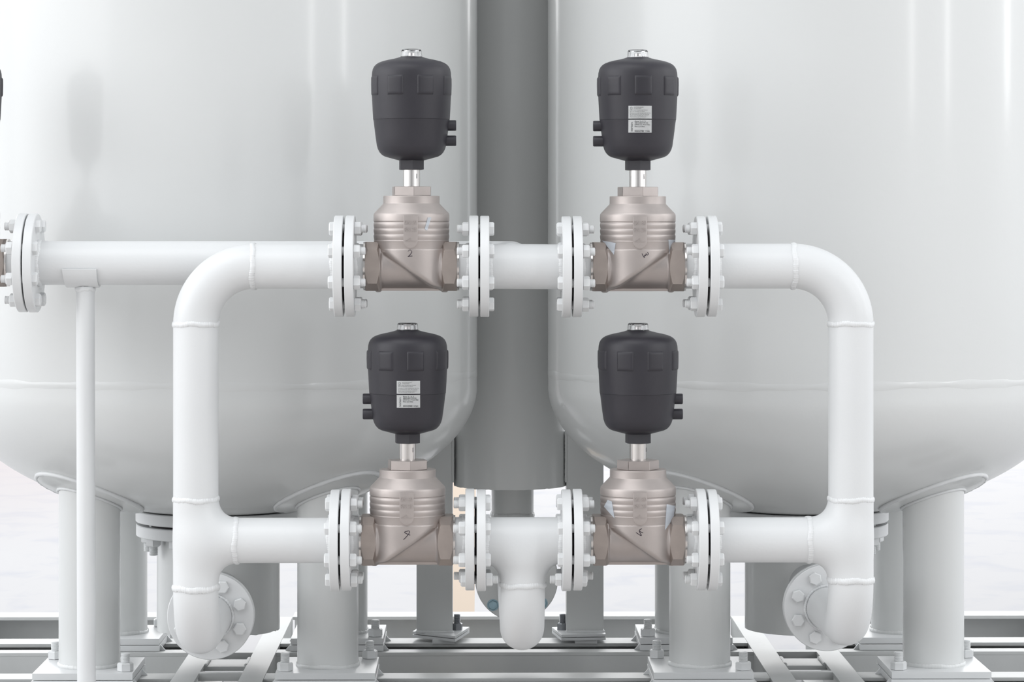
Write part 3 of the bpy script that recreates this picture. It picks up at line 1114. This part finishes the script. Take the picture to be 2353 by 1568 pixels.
def body_mesh(m):
    f = body_sdf(m)
    bm = bmesh.new()
    # coarse shells inside the field (the projection does the rest)
    tube(bm, [(-0.088, 0, 0), (0.088, 0, 0)], 0.0462, 40)
    for sx in (-1, 1):
        tube(bm, [(sx * 0.060, 0, 0), (sx * 0.071, 0, 0)], 0.0535, 40)
    # barrel cut by the slope
    seg = 48
    top = [bm.verts.new((0.0738 * math.cos(2 * PI * i / seg), 0.0738 * math.sin(2 * PI * i / seg), 0.036)) for i in range(seg)]
    bot = []
    for i in range(seg):
        x, y = 0.0738 * math.cos(2 * PI * i / seg), 0.0738 * math.sin(2 * PI * i / seg)
        zc2 = 0.0335 - (x * m + 0.065) * 0.568 / 0.823
        bot.append(bm.verts.new((x, y, min(0.034, max(-0.0465, zc2)))))
    for i in range(seg):
        j = (i + 1) % seg
        bm.faces.new((top[i], top[j], bot[j], bot[i]))
    bm.faces.new(top)
    bmesh.ops.triangle_fill(bm, use_beauty=True, edges=[bm.edges.get((bot[i], bot[(i + 1) % seg])) for i in range(seg)])
    box(bm, (-0.062, -0.017, -0.0483), (0.062, 0.017, -0.0407))
    return sdf_mesh(bm, f, 0.0019, 'lower_casting', M_CAST, iters=9, angle=60)


# surface depth in front of the casting, used to lay pen strokes and pale patches on it
def front_y(m, x, z):
    f = body_sdf(m)
    if z > 0.030:
        r = np.interp(z, GZ, GR)
        if abs(x) < r:
            return -math.sqrt(r * r - x * x)
        return 0.0
    ys = np.linspace(-0.085, 0.0, 340)
    d = f(np.stack([np.full_like(ys, x), ys, np.full_like(ys, z)], 1))
    i = np.argmax(d <= 0)
    return float(ys[i])


# grooved barrel, shoulder and collar
GP = [(0.0730, 0.028)]
GP += [(336 * U, k2(612)), (338.5 * U, k2(602)), (336 * U, k2(597)), (336 * U, k2(592))]
for a_, b__ in ((540, 588), (488, 536), (434, 484)):
    GP += [(337 * U, k2(b__)), (339.5 * U, k2(b__ - 14)), (340.5 * U, k2(a_ + 22)), (340 * U, k2(a_ + 12)), (336.3 * U, k2(a_ + 4)), (336.3 * U, k2(a_))]
GP += [(336 * U, k2(431)), (341 * U, k2(424)), (341 * U, k2(372)), (338 * U, k2(358)), (333 * U, k2(350)),
       (258 * U, k2(272)), (254 * U, k2(266)), (253.5 * U, k2(258)), (253.5 * U, k2(202)), (251 * U, k2(197)), (150 * U, k2(197))]
GZ = [z for r, z in GP]
GR = [r for r, z in GP]
bm = bmesh.new()
lathe(bm, GP, 160)
UPPER = mesh(bm, 'upper_casting', M_CAST, 22)
LOWER = {1: body_mesh(1), -1: body_mesh(-1)}

# hex ends of the casting
bm = bmesh.new()
h0, h1 = -0.0905, -0.0655
h0 = -105 * 0.862e-3
h1 = -71.5 * 0.862e-3
octo = [(-0.0525, -0.0335), (-0.0525, 0.0335), (-0.031, 0.0482), (0.031, 0.0482), (0.0525, 0.0335), (0.0525, -0.0335), (0.031, -0.0482), (-0.031, -0.0482)]
MX = Matrix(((0, 0, 1, 0), (1, 0, 0, 0), (0, 1, 0, 0), (0, 0, 0, 1)))     # prism (a,b,h) -> (h, a, b)


def hex_end(bm, x0, x1):
    """eight-sided wrench end, its rims chamfered by a cone so that the flats get curved borders"""
    n = len(octo)
    seg = 30
    xs = np.linspace(x0, x1, 61)
    loop = []
    for i in range(n):
        a, b = octo[i], octo[(i + 1) % n]
        for s in range(seg):
            t = s / seg
            loop.append((a[0] + (b[0] - a[0]) * t, a[1] + (b[1] - a[1]) * t))
    rings = []
    xm, hh = (x0 + x1) / 2, abs(x1 - x0) / 2
    for x in xs:
        d = hh - abs(x - xm)                 # distance from the rim
        rlim = 0.0527 + d * 1.75
        ring = []
        for (y, z) in loop:
            r = math.hypot(y, z)
            k = min(1.0, rlim / r)
            ring.append(bm.verts.new((x, y * k, z * k)))
        rings.append(ring)
    N = len(loop)
    for A, B in zip(rings[:-1], rings[1:]):
        for i in range(N):
            bm.faces.new((A[i], A[(i + 1) % N], B[(i + 1) % N], B[i]))
    bm.faces.new(rings[0][::-1])
    bm.faces.new(rings[-1])


HEXES = []
for x0, x1 in ((h0, h1), (-h1 - 0.001, -h0)):
    bm = bmesh.new()
    hex_end(bm, x0, x1)
    HEXES.append(mesh(bm, 'hex_end', M_CASTD, 24))

bm = bmesh.new()
lathe(bm, [(0, k1(1362) - 0.002), (76 * U, k1(1362) - 0.002), (76 * U, k1(1215)), (0, k1(1215))], 64)
STEM = mesh(bm, 'stem', M_STEEL)
bm = bmesh.new()
for x0_, x1_, z0_, z1_ in ((-.0012, .0012, 0.0, 0.0006), (-.0012, .0012, .0082, .0088), (-.0012, -.0007, .0006, .0082), (.0007, .0012, .0006, .0082), (-.0012, .0012, .004, .0045)):
    box(bm, (x0_, -76 * U - 0.0002, k1(1295) + z0_), (x1_, -76 * U + 0.002, k1(1295) + z1_))
SLOT = mesh(bm, 'stem_slot', M_INK)
bm = bmesh.new()
hexprism(bm, 113 * U * 1.08, k1(1218), k1(1130), Matrix.Identity(4), -PI / 2 + 0.12, ch0=0.0008)
NECK = mesh(bm, 'neck_nut', M_BLACK, 20)
bm = bmesh.new()
lathe(bm, [(0, k1(1136))] + [(r * U, k1(y)) for r, y in ACT] + [(341 * U, k1(765)), (341 * U, k1(764))] + [(r * U, k1(y)) for r, y in ACT_TOP] + [(0, k1(200))], 144)
HOUS = mesh(bm, 'actuator_housing', M_BLACK, 30)


def pad_mesh(cx_deg):
    """one raised square pad on the housing"""
    bm = bmesh.new()
    n, mrows = 8, 10
    z0, z1 = k1(556), k1(373)
    w = 12.7
    def gpt(u, t, off):
        a = rad(-90 + cx_deg + u * w)
        z = z0 + (z1 - z0) * t
        r = act_r(z) + off
        return bm.verts.new((r * math.cos(a), r * math.sin(a), z))
    us = [-1, -0.9] + list(np.linspace(-0.8, 0.8, n)) + [0.9, 1]
    ts = [0, 0.06] + list(np.linspace(0.12, 0.88, mrows)) + [0.94, 1]
    grid = []
    for ti, t in enumerate(ts):
        row = []
        for ui, u in enumerate(us):
            e = min(ui, len(us) - 1 - ui, ti, len(ts) - 1 - ti)
            off = -0.001 if e == 0 else (0.0016 if e == 1 else 0.0022)
            tt, uu = t, u
            if e == 0:
                uu, tt = u * 1.02, t
            row.append(gpt(uu, tt, off))
        grid.append(row)
    for i in range(len(ts) - 1):
        for j in range(len(us) - 1):
            bm.faces.new((grid[i][j], grid[i][j + 1], grid[i + 1][j + 1], grid[i + 1][j]))
    return mesh(bm, 'grip_pad', M_BLACK, 40)


PADME = pad_mesh(0)
bm = bmesh.new()
zc0, zc1 = k1(203), k1(132)
lathe(bm, [(0, zc0), (98 * U, zc0), (97 * U, zc0 + 0.002), (92 * U, zc1 - 0.004), (87 * U, zc1 - 0.001), (80 * U, zc1), (0, zc1), ], 48)
lathe(bm, [(0, zc0 + 0.002), (80 * U, zc0 + 0.002), (74 * U, zc1 - 0.005), (66 * U, zc1 - 0.003), (0, zc1 - 0.003)][::-1], 48)
CAP = mesh(bm, 'clear_cap', M_CLEAR, 30, recalc=False)
bm = bmesh.new()
lathe(bm, disc_prof(30 * U, zc0 + 0.0025, zc0 + 0.0085, 0.0004), 24)
INDIC = mesh(bm, 'position_indicator', M_STEEL)


def port_mesh():
    bm = bmesh.new()
    for z in (k1(818), k1(955)):
        M = mtx_axis('X', (0, 0, z))
        lathe(bm, [(0, 0.055), (48 * U, 0.055), (48 * U, 0.0865), (45 * U, 0.0885), (30 * U, 0.0885), (30 * U, 0.078), (0, 0.078)], 32, M)
    return bm


def one_port(z, m):
    bm = bmesh.new()
    M = mtx_axis('X', (0, 0, z))
    lathe(bm, [(0, 0.055 * m), (48 * U, 0.055 * m), (48 * U, 0.0865 * m), (45 * U, 0.0885 * m), (30 * U, 0.0885 * m), (30 * U, 0.078 * m), (0, 0.078 * m)], 32, M)
    return mesh(bm, 'air_port', M_BLACK, 30)


PORTS = {m: [one_port(k1(818), m), one_port(k1(955), m)] for m in (1, -1)}


def neck_pipe(x0, x1):
    bm = bmesh.new()
    tube(bm, [(x0, 0, 0), (x1, 0, 0)], PR - 0.001, 64)
    return mesh(bm, 'pipe_nipple', M_PAINT)


XFL, XFR = -150 * 0.862e-3, 153.5 * 0.862e-3      # joint faces of the valve's own flanges
NIP = [neck_pipe(XFL + GT * .5, h0 + 0.004), neck_pipe(-h0 - 0.004, XFR - GT * .5)]
bm = bmesh.new()
lathe(bm, [(0.0, 0), (PR + 0.0035, 0), (PR + 0.0035, 0.006), (PR - .002, 0.006)], 64, AX['X'])
COLLAR = mesh(bm, 'thread_collar', M_STEEL)

STROKES = {
    '2': [[(-5, 5.5), (-3, 8), (0, 9), (3, 7), (3.5, 4), (1, 0), (-2, -3.5), (-5, -6), (-1, -5), (5, -4.5)]],
    '3': [[(-6, 2), (-4, -2), (-1, -7), (0, -1.5), (2, -2.5), (3.5, 2.5)], [(3.5, 0), (6, -1.5), (8.5, 1), (6.5, 5)]],
    '4': [[(5, 9), (-5, 5.5), (8, -1)], [(6, 9), (6, 4), (-1, -5), (-7, -11)]],
    '5': [[(-8, 3), (-6, 1), (2, -4.5), (-2, 0), (-3, 4)], [(-3, 4), (6, 2)], [(-4, 6), (4, -1), (8, 1)]],
}
STROKES['5'] = [[(-8, 1), (4, -6), (-1, 5), (5, 10)], [(5, 10), (-1, 5), (8, 0)]]


def smooth_line(pts, n=6):
    out = []
    for i in range(len(pts) - 1):
        p0 = Vector(pts[max(0, i - 1)]); p1 = Vector(pts[i]); p2 = Vector(pts[i + 1]); p3 = Vector(pts[min(len(pts) - 1, i + 2)])
        for k in range(n):
            t = k / n
            out.append(0.5 * ((2 * p1) + (-p0 + p2) * t + (2 * p0 - 5 * p1 + 4 * p2 - p3) * t * t + (-p0 + 3 * p1 - 3 * p2 + p3) * t ** 3))
    out.append(Vector(pts[-1]))
    return out


BADGE_TXT = None


def make_valve(cxp, row, Y, label, m, pad_rot, port, hexrot, digit=None, dpos=(0, 0), sticker=None, patches=(), zoff=0.0, arrow=0):
    c = P(cxp, row, Y)
    t = empty('angle_seat_valve', (c.x, Y, c.z + zoff), label, 'valve', 'pneumatic valves with black actuators')
    lo = link('lower_casting', LOWER[m], t)
    link('upper_casting', UPPER, t)
    link('hex_end', HEXES[0], t)
    link('hex_end', HEXES[1], t)
    bm = bmesh.new()
    hexprism(bm, 190 * U, k2(197), k2(113), Matrix.Identity(4), -PI / 2 + rad(hexrot), ch1=0.0)
    bmesh.ops.bevel(bm, geom=[e for e in bm.edges], offset=0.0007, segments=1, affect='EDGES')
    part('bonnet_nut', bm, M_CAST, t, angle=20)
    st = link('stem', STEM, t)
    link('stem_slot', SLOT, st, rot=(0, 0, rad(hexrot * 1.5 + 28)))
    # small stamped mark on the stem
    link('neck_nut', NECK, t)
    hs = link('actuator_housing', HOUS, t)
    for k in range(8):
        link('grip_pad', PADME, hs, rot=(0, 0, rad(pad_rot + 45 * k)))
    cp = link('clear_cap', CAP, t)
    link('position_indicator', INDIC, cp)
    for pm in PORTS[port]:
        link('air_port', pm, t)
    link('pipe_nipple', NIP[0], t)
    link('pipe_nipple', NIP[1], t)
    link('thread_collar', COLLAR, t, (h0 - 0.004, 0, 0))
    link('thread_collar', COLLAR, t, (-h0 - 0.002, 0, 0))
    link('flange', FLANGE, t, (XFL, 0, 0))
    link('flange', FLANGE, t, (XFR - GT, 0, 0))
    part('weld_seam', weld_ring((XFL + GT + 0.001, 0, 0), 'X', PR - 0.001, 0.0045, 5), M_WELD, t, angle=60)
    part('weld_seam', weld_ring((XFR - GT - 0.001, 0, 0), 'X', PR - 0.001, 0.0045, 6), M_WELD, t, angle=60)
    # cast badge: rounded at the foot, with raised letters
    w = 63 * U
    x0 = 0.0
    zt_, zb_ = k2(372), k2(665)
    poly = [(-w, zt_ - 0.002), (-w + 0.002, zt_), (w - 0.002, zt_), (w, zt_ - 0.002)]
    for i in range(13):
        a = -PI * i / 12
        poly.append((w * math.cos(a), zb_ + w + w * math.sin(a)))
    bm = bmesh.new()
    MB = Matrix(((1, 0, 0, 0), (0, 0, 1, 0), (0, 1, 0, 0), (0, 0, 0, 1)))
    prism(bm, poly, -0.0763, -0.071, MB, bev=0.0006)
    bd = part('cast_badge', bm, M_CAST, t, angle=40)
    bm = bmesh.new()
    yb = -0.0763
    fn = lambda x, z: (lambda a, b, o_: Vector((x + a, yb - o_, z + b)))
    for s, zz in (('DN', k2(437)), ('PN', k2(500))):
        add_text(bm, s, 52 * U, fn(-54 * U, zz), 0.0010, 47 * U, offset=0.0002)
    for s, zz in (('80', k2(437)), ('25', k2(500))):
        add_text(bm, s, 52 * U, fn(12 * U, zz), 0.0010, 42 * U, offset=0.0002)
    # flow mark: flat line with a small half arrow
    za = k2(603)
    for p0, p1 in (((-0.0105, za), (0.0105, za)), ((-0.0105, za + 0.0005), (-0.001, za + 0.006)), ((-0.001, za + 0.006), (0.002, za + 0.001))):
        d = (Vector(p1) - Vector(p0)).normalized()
        nn = Vector((-d.y, d.x)) * 0.0005
        pp = [Vector(p0) - nn, Vector(p1) - nn, Vector(p1) + nn, Vector(p0) + nn]
        prism(bm, [tuple(p) for p in pp], yb - 0.0010, yb + 0.0003, MB)
    part('raised_lettering', bm, M_CAST, bd, angle=30)
    if digit:
        bm = bmesh.new()
        for st_ in STROKES[digit]:
            pts = []
            for p in smooth_line(st_, 5):
                x, z = (p.x + dpos[0]) * 0.862e-3, (p.y + dpos[1]) * 0.862e-3
                pts.append((x, front_y(m, x, z) - 0.0001, z))
            tube(bm, pts, 0.00075, 8)
        part('pen_number', bm, M_PEN, lo, label='handwritten marker number')
    for poly in patches:
        # thin pale blue patch laid over the casting
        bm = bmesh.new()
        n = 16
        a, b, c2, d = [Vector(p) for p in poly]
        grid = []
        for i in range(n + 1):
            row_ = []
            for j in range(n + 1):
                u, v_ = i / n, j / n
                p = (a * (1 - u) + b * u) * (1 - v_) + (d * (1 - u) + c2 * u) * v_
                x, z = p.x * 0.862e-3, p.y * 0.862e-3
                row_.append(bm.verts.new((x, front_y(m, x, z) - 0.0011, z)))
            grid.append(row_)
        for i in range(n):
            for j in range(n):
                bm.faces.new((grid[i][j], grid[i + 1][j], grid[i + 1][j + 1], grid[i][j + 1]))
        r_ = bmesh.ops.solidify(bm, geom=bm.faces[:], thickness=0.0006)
        part('pale_patch', bm, M_PALE, lo, angle=60, label='pale blue patch')
    if sticker is not None:
        sx, sz = sticker                     # centre, metres, relative to axis
        def wrap(x, z, out):
            r = act_r(z) + out
            return Vector((x, -math.sqrt(max(1e-9, r * r - x * x)), z))
        hw = 26.5 * 0.862e-3
        for (za_, zb2, nm) in ((sz + 0.0012, sz + 0.0263, 'safety_label'), (sz - 0.0263, sz - 0.0012, 'type_label')):
            bm = bmesh.new()
            n = 20
            rows = []
            for z in np.linspace(za_, zb2, 6):
                for off in (0,):
                    rows.append([bm.verts.new(wrap(sx - hw + 2 * hw * i / n, z, 0.0005)) for i in range(n + 1)])
            for A_, B_ in zip(rows[:-1], rows[1:]):
                for i in range(n):
                    bm.faces.new((A_[i], A_[i + 1], B_[i + 1], B_[i]))
            bmesh.ops.solidify(bm, geom=bm.faces[:], thickness=0.0003)
            lab = part(nm, bm, M_STICK, hs, angle=60, label='white printed sticker')
            bm = bmesh.new()
            fn2 = lambda x, z: (lambda a, b, o_: wrap(x + a, z + b, 0.00085 + o_))
            xl = sx - hw
            if nm == 'safety_label':
                u = 2 * hw / 602.0       # study-crop pixel of the label
                top = zb2
                for s, y, xo_, wd in (('ACHTUNG Antrieb', 38, 135, 250), ('ATTENTION', 72, 135, 190),
                                      ('Feder unter Vorspannung! Caution', 112, 35, 460),
                                      ('Nur vom Hersteller zu warten', 144, 35, 380),
                                      ('Actuator is under spring load. Service', 188, 35, 535),
                                      ('by manufacturer only. No opening', 220, 35, 495),
                                      ('Verin sous tension du ressort', 258, 35, 480),
                                      ('Maintenance par le fabricant', 288, 35, 420)):
                    add_text(bm, s, 30 * u, fn2(xl + xo_ * u, top - y * u), 0, wd * u)
                ring = []
                for i in range(24):
                    a = 2 * PI * i / 24
                    ring.append([bm.verts.new(fn2(xl + 72 * u, top - 62 * u)(rr * u * math.cos(a), rr * u * math.sin(a), 0)) for rr in (26, 32)])
                for i in range(24):
                    A_, B_ = ring[i], ring[(i + 1) % 24]
                    bm.faces.new((A_[0], A_[1], B_[1], B_[0]))
                add_text(bm, '!', 40 * u, fn2(xl + 66 * u, top - 62 * u), 0)
            else:
                u = 2 * hw / 602.0
                top = zb2
                for s, y, xo_, wd, h_ in (('Flow 1', 42, 160, 145, 46), ('-->', 42, 315, 75, 60), ('2', 42, 415, 26, 46),
                                          ('2000 A 80,0 PTFE NG', 84, 160, 345, 44),
                                          ('R/PNTF G 3  Pmed 16bar', 128, 160, 400, 44), ('Pilot 5,5-10bar', 175, 160, 265, 44),
                                          ('00252980', 290, 160, 242, 62), ('W75MG', 292, 430, 122, 46)):
                    add_text(bm, s, h_ * u, fn2(xl + xo_ * u, top - y * u), 0, wd * u, offset=0.00004)
                add_text(bm, '\u00bfb\u00fcrkert'[1:], 66 * u, fn2(xl + 88 * u, top - 300 * u), 0, 235 * u, rot=PI / 2, offset=0.00006)
                add_text(bm, '\u2018', 50 * u, fn2(xl + 30 * u, top - 40 * u), 0)
            part('print', bm, M_INK, lab, label='black printed lettering')
    return t


make_valve(945.5, 612, 0, 'pneumatic valve with blank black actuator, upper left of the four, handwritten 2', 1, -21.5 - 1.5, 1, 8, '2', (-1, 29),
           patches=[[(39, 112), (47, 112), (37.5, 82), (32, 86)]])
make_valve(1465.5, 613, 0, 'pneumatic valve with stickered actuator, upper right of the four, handwritten 3', -1, 5, -1, 11, '3', (11, 29),
           sticker=(0.6 * 0.862e-3, k1(764) - 0.0008), patches=[[(-83, 60), (-54, 55), (-58, 28), (-64, 36)], [(67, 62), (87, 62), (78, 44), (70, 30)]])
make_valve(936.5, 1242, 0, 'pneumatic valve with stickered actuator, lower left of the four, handwritten 4', -1, 13, -1, 9, '4', (0, 20),
           sticker=(4 * 0.862e-3, k1(764) + 0.0012), zoff=0.0015)
make_valve(1466, 1242, 0, 'pneumatic valve with blank black actuator, lower right of the four, handwritten 5', 1, -22, 1, 30, '5', (-1, 24),
           patches=[[(-72, 96), (-63, 93), (-57, 55), (-80, 79)], [(62, 87), (84, 80), (80, 54), (58, 28)]], zoff=0.0015)
make_valve(-86, 604, RY, 'pneumatic valve cut off by the left picture edge, beside the rear pipe flange', 1, 15, -1, 20)
